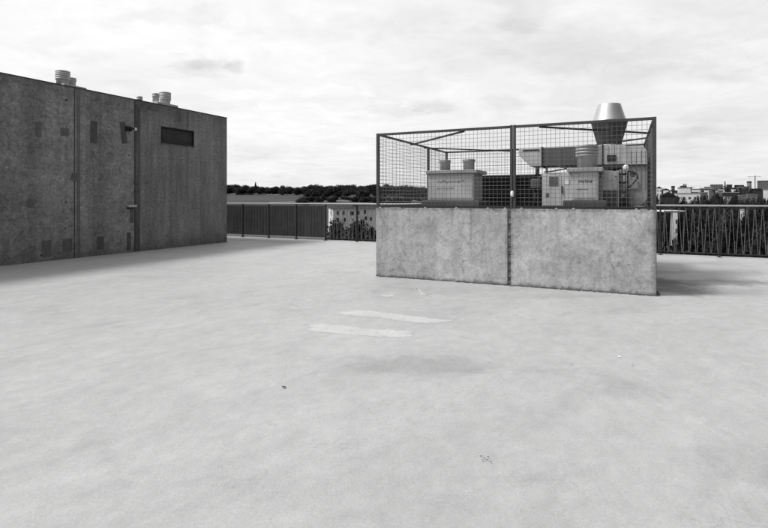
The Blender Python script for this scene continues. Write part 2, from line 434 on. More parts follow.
# stained heads under the roof edge and repair patches, each with ragged outline
def patch(cx, cz, w, h, tilt=0, m='patch', proud=.004):
    n = 36; q = []
    for k in range(n):
        t_ = k / n * 4; side = int(t_); f = t_ - side
        px, pz = ((-1 + 2 * f, -1), (1, -1 + 2 * f), (1 - 2 * f, 1), (-1, 1 - 2 * f))[side]
        px = px * w / 2 + random.uniform(-.004, .004); pz = pz * h / 2 + random.uniform(-.005, .005)
        c, s = math.cos(tilt), math.sin(tilt)
        q.append((cx + px * c - pz * s, proud, cz + px * s + pz * c))
    q = q[::-1]
    b = MB().quad(q)
    for i in range(n):
        a_, c_ = q[i], q[(i + 1) % n]; b.quad([a_, (a_[0], -.005, a_[2]), (c_[0], -.005, c_[2]), c_])
    return b.build('repair_patch', M[m], bld)
random.seed(3)
patch(6.30, 3.15, .14, .35, 0, 'patch_soft'); patch(5.67, 3.17, .2, .2, 0, 'patch_soft'); patch(4.90, 3.26, .19, .58, R(1))
patch(4.03, 3.34, .17, .6, R(-7)); patch(4.71, .33, .2, .34); patch(5.6, .34, .24, .32, 0, 'patch_soft'); patch(6.1, .3, .22, .4, 0, 'patch_soft')
patch(3.86, .31, .13, .5, 0, 'patch', .006); patch(3.22, 4.2, .7, .2, 0, 'patch_soft', .0045); patch(3.77, 1.05, .12, .45, 0, 'patch_soft', .005)
patch(2.1, 4.1, .16, .36, 0, 'patch_soft'); patch(5.4, 2.05, .22, .2, .3, 'patch_soft', .005); patch(6.45, 1.4, .18, .22, .2, 'patch_soft')

lamp = empty('wall_lamp', bw(3.83, 0, 3.46), th, 'small globe bulkhead lamp on dark bracket high on concrete building', 'lamp')
MB().box(-.03, .14, 0, .07, -.06, .07).build('bracket', M['post'], lamp, .01)
MB().tube([(.05, .07, 0), (.05, .15, .0), (0, .2, .0)], .03, 10).build('arm', M['post'], lamp)
MB().lathe([(.0, -.045), (.03, -.038), (.046, -.012), (.046, .014), (.032, .036), (.0, .045)], (-.04, .18, 0), 20, cap=False).build('globe', M['white'], lamp)
jb = empty('meter_box', bw(3.83, 0, 1.24), th, 'small pale hooded box on dark building wall above the tap', 'box')
MB().box(-.13, .13, .002, .13, .03, .10).build('hood', M['galv'], jb, .008)
MB().box(-.07, .09, .002, .08, -.02, .03).build('housing', M['post'], jb, .006)
tp = empty('water_tap', bw(4.0, 0, .92), th, 'small metal water tap low on dark concrete building wall', 'tap')
MB().tube([(0, 0, 0), (0, .09, .01), (.03, .13, .0), (.06, .14, -.05)], [.016, .018, .018, .014], 10).build('spout', M['galv'], tp)
MB().tube([(-.05, .07, .045), (.05, .07, .045)], .012, 8).tube([(0, .07, .01), (0, .07, .05)], .01, 8).build('handle', M['galv'], tp)
MB().lathe([(.035, 0), (.035, .01)], seg=16).build('flange', M['galv'], tp).rotation_euler = (R(-90), 0, 0)

# vent stacks on its roof
def hood_stack(parent, x, y, z0, r, h, rings, mat=None, name='stack'):
    """ribbed cowl: pipe, then stacked flared rings and a cap"""
    pr = [(r * .86, 0), (r * .86, h * (1 - .13 * rings) - .005)]
    z = h * (1 - .13 * rings)
    for k in range(rings):
        dz = h * .13
        pr += [(r * .9, z + .002), (r, z + .005), (r * 1.0, z + dz * .82), (r * .9, z + dz * .86)]
        z += dz
    pr += [(r * .8, h - .001), (.0, h)]
    return MB().lathe(pr, (x, y, z0), 28).build(name, mat or M['galv'], parent)
RZ = H - .1
def roof_vent(u, y, dims, label):
    e = empty('roof_vent', bw(u, y, RZ), th, label, 'vent', 'vents on the roof of the dark concrete building')
    for (x, yy, w, dd, z0_, h) in dims['boxes']: MB().box(x - w / 2, x + w / 2, yy - dd / 2, yy + dd / 2, z0_, z0_ + h).build('base', M['vent_white'], e, .008)
    for (x, yy, z0_, r, h, k) in dims['stacks']: hood_stack(e, x, yy, z0_, r, h, k, M['vent_white'])
    return e
roof_vent(4.9, -1, dict(boxes=[(0, 0, .62, .5, 0, .33)], stacks=[(.19, 0, .33, .175, .38, 5), (-.07, -.02, .33, .11, .25, 3)]), 'pale twin-stack roof vent with a tall ribbed cowl, nearer the camera')
roof_vent(1.85, -1, dict(boxes=[(0, 0, .8, .5, 0, .36)], stacks=[(.27, .0, .36, .11, .30, 3), (-.09, 0, .36, .185, .40, 5)]), 'pale twin-stack roof vent near the far roof end, above the louvre')
roof_vent(2.72, -1, dict(boxes=[], stacks=[(0, 0, 0, .09, .46, 2)]), 'short single roof vent pipe between the two twin-stack vents')

# ------------------------------------------------------------------ plinth
pa = R(-25.2)
PL = Matrix.Translation((-.156, 9.97, 0)) @ Matrix.Rotation(pa, 4, 'Z')
def pw(x, y, z=0): return tuple(PL @ Vector((x, y, z)))
W, D, PH = 4.83, 4.3, 1.33
pl = empty('concrete_plinth', pw(0, 0), pa, 'pale grey cast concrete plinth carrying the caged ventilation machinery', 'plinth')
def slab(x0, x1, y0, y1, z0, z1, nx=24, nz=8):
    """box whose outline wobbles a little along its arrises"""
    return MB().box(x0, x1, y0, y1, z0, z1)
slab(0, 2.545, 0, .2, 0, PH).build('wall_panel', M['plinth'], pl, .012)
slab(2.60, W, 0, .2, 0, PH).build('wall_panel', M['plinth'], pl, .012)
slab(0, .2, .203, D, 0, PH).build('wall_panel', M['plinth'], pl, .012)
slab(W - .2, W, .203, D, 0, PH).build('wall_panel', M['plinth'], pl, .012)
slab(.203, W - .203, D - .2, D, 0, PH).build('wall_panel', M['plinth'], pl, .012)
# ragged mortar joint
b = MB(); random.seed(11); n = 60
for k in range(n):
    z0_, z1_ = PH * k / n, PH * (k + 1) / n
    if k == 0: L0, R0_, yy = 2.545, 2.60, .02
    L1, R1_, y1_ = 2.545 - random.uniform(0, .006), 2.60 + random.uniform(0, .006), random.uniform(.008, .03)
    if random.random() < .12: y1_ = .04
    b.quad([(L0 - .001, yy, z0_), (R0_ + .001, yy, z0_), (R1_ + .001, y1_, z1_), (L1 - .001, y1_, z1_)]); L0, R0_, yy = L1, R1_, y1_
b.build('mortar_joint', M['mortar'], pl)
MB().box(.202, W - .202, .202, D - .202, 1.0, PH - .02).build('roof', M['roof_dark'], pl)
# debris band at the foot of the plinth
b = MB(); random.seed(5)
for k in range(420):
    x = random.uniform(0, W); r = random.uniform(.004, .014); y = -abs(random.gauss(0, .018)) - .002
    b.box(x - r, x + r, y - r, y + r, .001, .001 + r)
for k in range(60):
    y = random.uniform(-.03, .5); r = random.uniform(.004, .014); x = W + abs(random.gauss(0, .02)) + .004
    b.box(x - r, x + r, y - r, y + r, .001, .001 + r)
o = b.build('gritty_dirt', M['patch'], label='dark grit gathered along the foot of the plinth', cat='dirt', kind='stuff'); o.matrix_world = PL

# ------------------------------------------------------------------ wire mesh cage on the plinth
cage = empty('wire_mesh_cage', pw(0, 0, PH), pa, 'open topped wire mesh cage with diagonal corner braces on the plinth', 'cage')
T = 2.775 - PH; I = .03     # frame top, inset
fx0, fx1, fy0, fy1 = I, W - I, I, D - I
for (x, y, w) in ((fx0, fy0, .055), (fx1, fy0, .055), (fx0, fy1, .055), (fx1, fy1, .055), (fx0, 2.85, .05), (fx1, 2.85, .05), (2.63, fy1, .05)):
    MB().box(x - w / 2, x + w / 2, y - w / 2, y + w / 2, .012, T).build('post', M['steel'], cage, .004)
for dx in (-.027, .027): MB().box(2.63 + dx - .021, 2.63 + dx + .021, fy0 - .027, fy0 + .027, .012, T + .006).build('post', M['steel'], cage, .004)
def rail_box(x0, x1, y0, y1, z0, z1, nm='top_rail'): return MB().box(x0, x1, y0, y1, z0, z1).build(nm, M['steel'] if nm == 'top_rail' else M['steel_dark'], cage, .003)
e = .0275
rail_box(fx0 + e, 2.575, fy0 - .022, fy0 + .022, T - .045, T - .001); rail_box(2.685, fx1 - e, fy0 - .022, fy0 + .022, T - .045, T - .001)
rail_box(fx0 - .022, fx0 + .022, fy0 + e, fy1 - e, T - .04, T - .002); rail_box(fx1 - .022, fx1 + .022, fy0 + e, fy1 - e, T - .04, T - .002)
rail_box(fx0 + e, fx1 - e, fy1 - .022, fy1 + .022, T - .04, T - .002)
rail_box(fx0 + e, 2.575, fy0 - .02, fy0 + .02, .015, .05, 'bottom_rail'); rail_box(2.685, fx1 - e, fy0 - .02, fy0 + .02, .015, .05, 'bottom_rail')
rail_box(fx0 - .02, fx0 + .02, fy0 + e, fy1 - e, .015, .055, 'bottom_rail'); rail_box(fx1 - .02, fx1 + .02, fy0 + e, fy1 - e, .015, .055, 'bottom_rail')
rail_box(fx0 + e, fx1 - e, fy1 - .02, fy1 + .02, .015, .055, 'bottom_rail')
B = 1.72; zb = T - .052
for (p, q) in (((fx0, fy0 + B), (fx0 + B, fy0)), ((fx0, fy1 - B), (fx0 + B, fy1)), ((fx1, fy0 + B), (fx1 - B, fy0)), ((fx1, fy1 - B), (fx1 - B, fy1))):
    MB().beam((p[0], p[1], zb), (q[0], q[1], zb), .045, .028).build('corner_brace', M['steel_dark'], cage)
def wire_panel(p, q, z0, z1, pitch=.072, r=.0028):
    """p,q: (x,y) ends of the panel"""
    p, q = Vector((p[0], p[1], 0)), Vector((q[0], q[1], 0)); L = (q - p).length; d = (q - p) / L; nrm = Vector((-d.y, d.x, 0))
    b = MB(); n = max(1, round(L / pitch)); m = round((z1 - z0) / pitch)
    for k in range(1, n):
        c = p + d * (L * k / n + random.uniform(-.0015, .0015))
        b.tube([(c.x, c.y, z0), (c.x + random.uniform(-.002, .002), c.y, z1)], r, 4, False)
    for k in range(1, m):
        z = z0 + (z1 - z0) * k / m; o_ = nrm * (r * 1.7)
        sag = [0, random.uniform(-.003, .003), 0]
        b.tube([(p.x + o_.x, p.y + o_.y, z), ((p.x + q.x) / 2 + o_.x, (p.y + q.y) / 2 + o_.y, z + sag[1]), (q.x + o_.x, q.y + o_.y, z)], r, 4, False)
    return b.build('mesh_panel', M['wire'], cage)
random.seed(2)
zA, zB = .05, T - .045
wire_panel((fx0 + e, fy0), (2.575, fy0), zA, zB); wire_panel((2.685, fy0), (fx1 - e, fy0), zA, zB)
wire_panel((fx0, fy0 + e), (fx0, 2.82), zA, zB); wire_panel((fx0, 2.88), (fx0, fy1 - e), zA, zB)
wire_panel((fx1, fy0 + e), (fx1, 2.82), zA, zB); wire_panel((fx1, 2.88), (fx1, fy1 - e), zA, zB)
wire_panel((fx0 + e, fy1), (2.6, fy1), zA, zB); wire_panel((2.66, fy1), (fx1 - e, fy1), zA, zB)
for x in (.09, .55, 1.02, 1.62, 2.2, 2.5, 2.78, 3.35, 3.62, 4.1, 4.55, 4.72):
    MB().box(x - .02, x + .02, -.0, .008, .001, .014).lathe([(.009, 0), (.009, .012)], (x, .0, .012), 6, False).build('foot_bolt', M['bolt'] if (x * 10) % 3 < 1.6 else M['steel'], cage)
MB().lathe([(.0, -.055), (.022, -.045), (.03, -.015), (.03, .02), (.02, .045), (0, .055)], (0, 0, 0), 16, cap=False).build('lock_tag', M['white'], cage, loc=(2.625, fy0 - .045, .26))

# ------------------------------------------------------------------ machinery inside the cage (plinth frame)
def scribble(parent, x0, z0, w, h, y, n, seed, th_=.006, rows=1):
    random.seed(seed); b = MB(); pts = []
    for k in range(n * 4):
        cx = x0 + w * (k + random.uniform(0, 1)) / (n * 4); up = (k % 2) * 2 - 1
        pts.append((cx + random.uniform(-.01, .01), y - .001, z0 + up * h / 2 * random.uniform(.3, 1)))
    b.tube(pts, th_ * .8, 4, True, False)
    return b.build('scrawled_writing', M['ink'], parent)

def vent_unit(x0, x1, y0, dep, zt, base, lid, stacks, label, seed):
    e = empty('vent_unit', pw((x0 + x1) / 2, y0 + dep / 2, PH - .02), pa, label, 'vent unit', 'box-shaped vent units with ribbed stacks inside the cage')
    w = (x1 - x0) / 2; f = -dep / 2; z = lambda q: q - PH + .02; c = (x0 + x1) / 2
    MB().box(base[0] - c, base[1] - c, f - .08, dep / 2 + .08, 0, z(1.475)).build('base', M['duct_dark'], e, .01)
    body = MB().box(-w, w, f, dep / 2, z(1.477), z(zt)).build('body', M['panel'], e, .008)
    MB().box(-w + .04, w - .04, f - .008, f - .001, z(1.51), z(zt - .04)).build('cover', M['cabinet'], body, .003)
    MB().box(lid[0] - c, lid[1] - c, f - .06, dep / 2 + .06, z(zt + .002), z(zt + .075)).build('lid', M['duct'], e, .012)
    for (x, y, r, h, k) in stacks: hood_stack(e, x - c, y, z(zt + .077), r, h, k, M['duct'])
    scribble(body, -w * .55, z(zt) - .16, w * 1.15, .07, f - .008, 7, seed, .006)
    scribble(body, -w * .6, z(zt) - .30, w * .8, .04, f - .008, 8, seed + 1, .003)
    return e
vent_unit(.63, 1.62, 1.2, .7, 2.02, (.52, 1.75), (.60, 1.70), [(.91, -.05, .125, .235, 2), (1.43, -.05, .135, .235, 2)], 'low pale vent unit with two short stacks in the left of the cage', 4)
vent_unit(3.54, 3.97, .62, .55, 1.97, (3.40, 4.10), (3.46, 4.05), [(3.77, 0, .19, .42, 4)], 'narrow vent unit with one wide ribbed stack in front of the duct', 8)

# dark louvred cooler behind
e_ = empty('louvred_cooler', pw(2.15, 3.0, PH - .02), pa, 'long black louvred cooler standing low behind the left vent unit', 'cooler')
MB().box(-.86, .66, -.37, .37, 0, .70).build('body', M['unit_dark'], e_)
MB().box(-.88, .68, -.4, .4, .702, .735).build('top_cover', M['pipe'], e_, .006)
b = MB()
for k in range(9): b.box(-.84, .64, -.385, -.372, .05 + k * .072, .085 + k * .072)
b.build('louvres', M['unit_dark'], e_)

# main duct
e_ = empty('supply_duct', pw(3.4, 2.3, PH - .02), pa, 'long rectangular sheet metal duct crossing behind the cabinets', 'duct')
q = lambda z: z - PH + .02
MB().extrude([(-1.03, q(2.42)), (-.80, q(2.18)), (-.575, q(2.18)), (-.575, q(2.56)), (-1.03, q(2.56))], -.3, .3).build('intake_section', M['galv'], e_, .006)
MB().box(-.555, .14, -.3, .3, q(2.175), q(2.555)).build('duct_section', M['duct_dark'], e_, .006)
MB().box(.16, .58, -.3, .3, q(2.175), q(2.55)).build('duct_section', M['duct'], e_, .006)
MB().box(.60, 1.0, -.3, .3, q(2.175), q(2.55)).build('duct_section', M['galv'], e_, .006)
for x in (-.565, .15, .59): MB().box(x - .009, x + .009, -.32, .32, q(2.155), q(2.58)).build('flange', M['steel_dark'], e_)
for x in (-.42, -.30, -.18, -.06, .06, .26, .36, .48, .70, .80, .90): MB().box(x - .004, x + .004, -.304, -.3005, q(2.19), q(2.54)).build('seam_rib', M['pipe'], e_)
MB().box(-.95, -.62, -.31, -.3005, q(2.50), q(2.53)).build('stiffener', M['steel_dark'], e_)
MB().box(.67, .83, -.33, -.301, q(2.24), q(2.36)).build('damper_box', M['steel_dark'], e_, .004)
for x in (-.7, .0, .8): MB().box(x - .03, x + .03, .0, .06, 0, q(2.172)).build('leg', M['steel_dark'], e_)

M['collar'] = simple('dull_collar', .06, .55, .3, .5, .2, 5, .3)
# chimney cowl: inverted funnel over a flared, ribbed collar
e_ = empty('exhaust_cowl', pw(4.10, 2.3, q(2.553) + PH - .02), pa, 'bright metal cone cowl rising above the cage on a flared collar', 'cowl')
MB().lathe([(.225, 0), (.355, .48), (.355, .50), (.0, .505)], seg=10, smooth=False).build('collar', M['collar'], e_)
MB().lathe([(.318, .507), (.213, .845)], seg=64, cap=False).lathe([(.213, .845), (.207, .846), (.205, .80)], seg=64, cap=False, smooth=False).lathe([(.205, .80), (.0, .79)], seg=64, cap=False, smooth=False).build('cone', M['cowl'], e_)
MB().lathe([(.24, .0), (.24, .03)], seg=24).build('flange', M['galv'], e_)

e_ = empty('cable_tray', pw(3.75, 2.0, PH - .02), pa, 'dark cable tray slung between the long duct and the cabinets', 'tray')
MB().box(-.35, .62, -.12, .12, q(2.06), q(2.15)).build('tray', M['steel_dark'], e_, .006)
MB().tube([(-.6, -.13, q(2.16)), (-.3, -.14, q(2.10)), (.0, -.14, q(2.12)), (.3, -.14, q(2.07)), (.6, -.14, q(2.1))], .018, 6).build('cable', M['rubber'], e_)
for x in (-.3, .55): MB().box(x - .02, x + .02, -.02, .02, 0, q(2.058)).build('leg', M['steel_dark'], e_)
e_ = empty('filter_box', pw(4.2, 1.85, PH - .02), pa, 'dark filter box behind the narrow control cabinet and pipes', 'box')
MB().box(-.3, .2, -.2, .15, .05, q(2.03)).build('body', M['steel_dark'], e_, .01)
MB().box(-.27, .17, -.215, -.202, .1, q(1.9)).build('hatch', M['pipe'], e_, .004)
for x in (-.25, .15): MB().box(x - .03, x + .03, -.15, .1, 0, .049).build('foot', M['steel_dark'], e_)
# switch cabinet
e_ = empty('switch_cabinet', pw(3.26, 1.15, PH - .02), pa, 'tall pale switch cabinet with a vent grille and black handle', 'cabinet')
MB().box(-.27, .27, -.25, .25, .04, q(1.98)).build('body', M['cabinet'], e_, .006)
MB().box(-.265, .265, -.24, .24, 0, .038).build('plinth', M['steel_dark'], e_)
dr = MB().box(-.25, .075, -.262, -.252, .07, q(1.95)).build('door', M['cabinet'], e_, .003)
MB().box(.085, .255, -.262, -.252, .07, q(1.95)).build('side_panel', M['panel'], e_, .003)
b = MB()
for k in range(9): b.box(-.14, .02, -.27, -.263, .43 + k * .02, .442 + k * .02)
b.build('grille', M['duct_dark'], dr)
MB().box(-.2, -.14, -.264, -.2625, .22, .30).build('notice_plate', M['duct_dark'], dr)
MB().box(.13, .21, -.27, -.263, .46, .54).build('notice_plate', M['white'], e_)
MB().box(.078, .098, -.285, -.263, .29, .43).build('handle', M['rubber'], dr, .004)
MB().tube([(-.23, -.25, q(2.0)), (-.05, -.27, q(2.015)), (.15, -.26, q(2.05)), (.27, -.2, q(2.03))], .014, 6).build('cable', M['rubber'], e_)
# second cabinet
e_ = empty('control_cabinet', pw(4.15, 1.22, PH - .02), pa, 'narrow pale control cabinet beside the upright pipes, stained lower half', 'cabinet')
MB().box(-.14, .14, -.22, .22, .03, q(2.0)).build('body', M['cabinet'], e_, .006)
MB().box(-.12, .12, -.232, -.222, .06, .34).build('lower_panel', M['duct_dark'], e_, .003)
MB().box(-.12, .12, -.232, -.222, .35, q(1.98)).build('door', M['panel'], e_, .003)
MB().lathe([(.012, 0), (.012, .012)], seg=10).build('knob', M['rubber'], e_, loc=(.09, -.24, .58))

# large rounded elbow duct on the right
e_ = empty('elbow_duct', pw(4.55, 1.6, PH - .02), pa, 'big rounded elbow duct turning down at the right end of the cage', 'duct')
def round_prof(x0, x1, z0, z1, r):
    p = [(x0, z0)]
    for k in range(9): t_ = -math.pi / 2 + math.pi / 2 * k / 8; p.append((x1 - r + r * math.cos(t_), z0 + r + r * math.sin(t_)))
    for k in range(9): t_ = math.pi / 2 * k / 8; p.append((x1 - r + r * math.cos(t_), z1 - r + r * math.sin(t_)))
    p.append((x0, z1)); return p
U = round_prof(-.13, .19, q(2.12), q(2.455), .06)
U = [(-.155, q(2.12)), (.2, q(2.12)), (.2, q(2.30))] + [(.2 - .14 + .14 * math.cos(t_), q(2.30) + .155 * math.sin(t_)) for t_ in [math.pi / 2 * k / 8 for k in range(1, 9)]] + [(-.155, q(2.455))]
MB().extrude(U, -.3, .9).build('upper_section', M['galv'], e_, .004)
Lw = [(-.12, .06)] + [(-.0 + .2 * math.sin(t_), .26 - .2 * math.cos(t_)) for t_ in [math.pi / 2 * k / 10 for k in range(0, 11)]] + [(.2, q(2.085)), (-.12, q(2.085))]
MB().extrude(Lw, -.27, .5).build('lower_section', M['duct'], e_, .004)
MB().box(-.14, .205, -.31, .5, q(2.09), q(2.115)).build('flange', M['steel_dark'], e_)
for x in (-.06, .02, .10, .17): MB().box(x - .004, x + .004, -.275, -.2705, .34, q(2.07)).box(x - .004, x + .004, -.305, -.3005, q(2.14), q(2.36)).build('seam_rib', M['pipe'], e_)
MB().box(-.07, .05, -.30, -.272, .38, .52).build('access_door', M['duct'], e_, .004)
for y in (-.15, .35): MB().box(-.1, -.02, y, y + .05, 0, .065).build('foot', M['steel_dark'], e_)

# upright pipe set with round dial, valve and hose
e_ = empty('pipe_set', pw(4.38, 1.0, PH - .02), pa, 'upright pipes with a white round dial, valves and black hose', 'pipework')
for k, (x, y, r) in enumerate(((-.06, .05, .022), (.0, .0, .028), (.05, .06, .02))):
    MB().tube([(x, y, 0), (x, y, q(2.03))], r, 12).build('pipe', M['pipe'], e_)
for x, y, r in ((-.06, .05, .033), (.0, .0, .04)):
    for z in (.12, .3, .47, .62): MB().lathe([(r, 0), (r, .025)], (x, y, z), 12).build('coupling', M['steel_dark'], e_)
o = MB().lathe([(.0, 0), (.045, 0), (.05, .01), (.048, .022), (0, .024)], seg=20, cap=False).build('dial', M['white'], e_, loc=(.02, -.06, q(2.05))); o.rotation_euler = (R(90), 0, 0)
MB().tube([(.05, .0, q(1.99)), (.12, -.03, q(1.98)), (.2, -.05, q(1.93)), (.21, -.05, q(1.86)), (.15, -.05, q(1.79)), (.1, -.04, q(1.73)), (.02, -.02, q(1.68))], .013, 8).build('hose', M['rubber'], e_)
MB().lathe([(.05, 0), (.05, .03)], seg=12).build('hand_wheel', M['rubber'], e_, loc=(.13, -.06, q(1.93))).rotation_euler = (R(90), 0, 0)
MB().lathe([(.035, 0), (.045, .03), (.03, .07)], seg=12).build('valve', M['pipe'], e_, loc=(-.02, -.04, .2))

# small clutter to the left of the cabinet: pump, pipe, box
e_ = empty('pump', pw(2.82, 1.9, PH - .02), pa, 'small grey pump with bent pipes left of the switch cabinet', 'pump')
MB().box(-.18, .02, -.12, .12, .40, .60).build('motor_housing', M['duct_dark'], e_, .02)
MB().tube([(-.1, 0, 0), (-.1, 0, .4)], .03, 10).build('stand', M['steel_dark'], e_)
MB().tube([(-.02, -.05, .62), (.06, -.05, .68), (.12, -.05, .6), (.12, -.05, .3), (.05, -.05, .2)], .02, 8).build('bent_pipe', M['pipe'], e_)
MB().tube([(-.08, .02, .6), (-.08, .02, .84)], .025, 10).build('riser', M['steel_dark'], e_)
MB().lathe([(.06, 0), (.07, .05), (.05, .12)], seg=14).build('filter', M['rubber'], e_, loc=(.07, -.06, .36))
MB().tube([(.15, -.05, .52), (.3, -.1, .64), (.5, -.1, .60), (.7, -.1, .66)], .012, 6).build('cable', M['rubber'], e_)

# ------------------------------------------------------------------ railing at the deck edge
RT = 1.325
rl = empty('deck_railing', tuple(R0), -ra, 'long steel railing along the far deck edge, ribbed panels then zigzag bars', 'railing')
sL = [4.65 - 1.29 * k for k in range(1, 12)][::-1]
posts = sL + [4.65, 5.95] + [5.95 + 1.339 * k for k in range(1, 9)] + [16.66 + 1.34 * k for k in range(1, 16)]
for s in posts: MB().box(s - .02, s + .02, -.035, .035, .0, RT - .03).box(s - .06, s + .06, -.06, .06, 0, .012).build('post', M['post'], rl, .003)
MB().tube([(posts[0] - .3, 0, RT), (posts[-1] + .3, 0, RT)], .026, 14).build('top_rail', M['rail'], rl)
for a_, c_ in ((0, 1),): pass
for i in range(len(posts) - 1):
    s0, s1 = posts[i] + .022, posts[i + 1] - .022
    panel = posts[i + 1] <= 4.66
    MB().box(s0, s1, -.015, .015, .075, .10).build('bottom_rail', M['steel_dark'] if not panel else M['rail'], rl)
    MB().box(s0, s1, -.015, .015, RT - .07, RT - .055).build('upper_rail', M['steel_dark'], rl)
    if panel:
        b = MB(); n = 34; w = (s1 - s0 - .02) / n
        for k in range(n):
            x = s0 + .01 + k * w; y = -.018 if k % 2 else -.006
            yn = -.018 if (k + 1) % 2 else -.006
            b.quad([(x, y, .103), (x + w * .7, y, .103), (x + w * .7, y, RT - .08), (x, y, RT - .08)])
            if k < n - 1: b.quad([(x + w * .7, y, .103), (x + w, yn, .103), (x + w, yn, RT - .08), (x + w * .7, y, RT - .08)])
        o = b.build('ribbed_panel', M['ribbed'] if 'ribbed' in M else M.setdefault('ribbed', simple('ribbed_timber_panel', .062, .8, 0, .3, .22, 2.2, .3)), rl)
        m_ = o.modifiers.new('thick', 'SOLIDIFY'); m_.thickness = .006
    else:
        b = MB(); n = 8; w = (s1 - s0) / n; random.seed(i)
        zl, zh = .1, RT - .075
        for k in range(n):
            x = s0 + k * w
            b.beam((x + .012, 0, zl), (x + w / 2 - .008, 0, zh), .011, .008)
            b.beam((x + w / 2 + .008, 0, zh), (x + w - .012, 0, zl), .011, .008)
        b.build('zigzag_bars', M['bar'], rl)

# ------------------------------------------------------------------ land beyond
def sst(a, b_, x): t_ = max(0, min(1, (x - a) / (b_ - a))); return t_ * t_ * (3 - 2 * t_)
def ground_z(x, y):
    left = 1 - sst(25, 110, x - .12 * y)
    hill = 11.2 * sst(125, 205, y) + 5.4 * max(0, min(1, (y - 190) / 115)) + 1.0 * sst(300, 420, y)
    town = 5.0 * sst(160, 420, y)
    return -12 + left * hill + (1 - left) * town + .25 * math.sin(x * .05) * math.cos(y * .04)
b = MB()
xs = [-2500, -1200, -700, -450] + [-300 + 15 * k for k in range(61)] + [750, 900, 1300, 2600]
ys = [-300, -100, -14, 20, 40, 60, 80, 100] + [110 + 10 * k for k in range(36)] + [500, 600, 900, 1600, 3200]
gv = [(x, y, ground_z(x, y)) for y in ys for x in xs]; nx = len(xs)
b.v = gv
for j in range(len(ys) - 1):
    for i in range(nx - 1):
        b.f.append((j * nx + i, j * nx + i + 1, (j + 1) * nx + i + 1, (j + 1) * nx + i)); b.m.append(0); b.sm.append(True)
b.build('terrain', M['land'], kind='structure')
def path_strip(pts, w):
    b = MB(); pts = [Vector((x, y, 0)) for x, y in pts]; q = []
    dense = []
    for a_, c_ in zip(pts, pts[1:]):
        for k in range(12): dense.append(a_.lerp(c_, k / 12))
    dense.append(pts[-1])
    for i in range(len(dense) - 1):
        a_, c_ = dense[i], dense[i + 1]; d_ = (c_ - a_).normalized(); n_ = Vector((-d_.y, d_.x, 0)) * w / 2
        P_ = [a_ - n_, c_ - n_, c_ + n_, a_ + n_]
        b.quad([(p.x, p.y, ground_z(p.x, p.y) + .12) for p in P_])
    return b.build('path', M['path'], kind='structure')
path_strip([(-100, 296), (-82, 292), (-70, 297)], 3); path_strip([(-66, 288), (-48, 292), (-36, 290)], 3)
path_strip([(-46, 205), (-20, 216), (2, 214), (14, 226)], 2)

# ------------------------------------------------------------------ trees
def crown(seed, h, w, n, leaf, base=.22, lobes=9, mat='leaf', squash=1):
    """leaf clumps spread through uneven lobes; total height h, width w, clear stem base*h"""
    rnd = random.Random(seed); b = MB(); L = []
    for k in range(lobes):
        a_ = rnd.uniform(0, 2 * math.pi); zf = rnd.uniform(0, 1)
        rad = (w / 2) * (.62 * math.sqrt(max(0, 1 - (zf * 1.15 - .35) ** 2))) * rnd.uniform(.4, 1)
        L.append((Vector((rad * math.cos(a_), rad * math.sin(a_), h * (base + (1 - base) * (.22 + .6 * zf)))), w * rnd.uniform(.17, .30) * (1.1 - .4 * zf)))
    L.append((Vector((0, 0, h * (base + (1 - base) * .5))), w * .33))
    for k in range(n):
        c, r = L[rnd.randrange(len(L))]
        d_ = Vector((rnd.gauss(0, 1), rnd.gauss(0, 1), rnd.gauss(0, 1))).normalized()
        rr = r * (rnd.random() ** .4) * rnd.uniform(.85, 1.12)
        p = c + Vector((d_.x * rr, d_.y * rr, d_.z * rr * squash))
        if p.z > h * 1.02: p.z = h * rnd.uniform(.9, 1)
        u = Vector((rnd.gauss(0, 1), rnd.gauss(0, 1), rnd.gauss(0, 1))).normalized()
        nn = (d_ + .8 * u).normalized(); a1 = nn.cross(Vector((.3, .5, .8))).normalized(); a2 = nn.cross(a1)
        s = leaf * rnd.uniform(.5, 1.3); s2 = s * rnd.uniform(.4, .8)
        b.quad([p - a1 * s, p - a2 * s2, p + a1 * s * rnd.uniform(.6, 1.1), p + a2 * s2])
    zs = sorted(v[2] for v in b.v); rs = sorted(math.hypot(v[0], v[1]) for v in b.v)
    z0, z1, rm = zs[len(zs) // 100], zs[-1], rs[-len(rs) // 60]
    kz, kr = (h - base * h) / (z1 - z0), (w / 2) / rm
    b.v = [(x * kr, y * kr, base * h + (z - z0) * kz) for x, y, z in b.v]
    L = [(Vector((c.x * kr, c.y * kr, base * h + (c.z - z0) * kz)), r) for c, r in L]
    return b, L
def make_tree(name, seed, h, w, n, leaf, label, cat='tree', group=None, base=.2, lobes=9, mat='leaf', squash=.85):
    e = empty(name, label=label, cat=cat, group=group)
    b, L = crown(seed, h, w, n, leaf, base, lobes, mat, squash)
    c = b.build('crown', M[mat], e)
    t_ = MB().tube([(0, 0, -.5), (.02 * h, 0, h * .3), (0, .02 * h, h * .75)], [w * .045, w * .032, w * .012], 7)
    for (p, r) in L[:5]: t_.tube([(0.01 * h, 0, h * .3), tuple(p * .6 + Vector((0, 0, h * .14))), tuple(p)], [w * .02, w * .012, w * .006], 5, False)
    tr = t_.build('trunk', M['bark'], e)
    return e, [c, tr]
def place(proto, x, y, z, s=1, sz=None, rz=None, label=None, group=None, name=None, first=[]):
    e, parts = proto
    if e.get('used_'):
        r = e.copy(); col.objects.link(r)
        for p in parts: c = p.copy(); c.parent = r; col.objects.link(c)
        if name: r.name = name
    else:
        r = e; e['used_'] = 1
    r.location = (x, y, z); r.scale = (s, s, sz or s); r.rotation_euler = (0, 0, random.uniform(0, 6.28) if rz is None else rz)
    if label: r['label'] = label
    if group: r['group'] = group
    elif 'group' in r.keys(): del r['group']
    return r

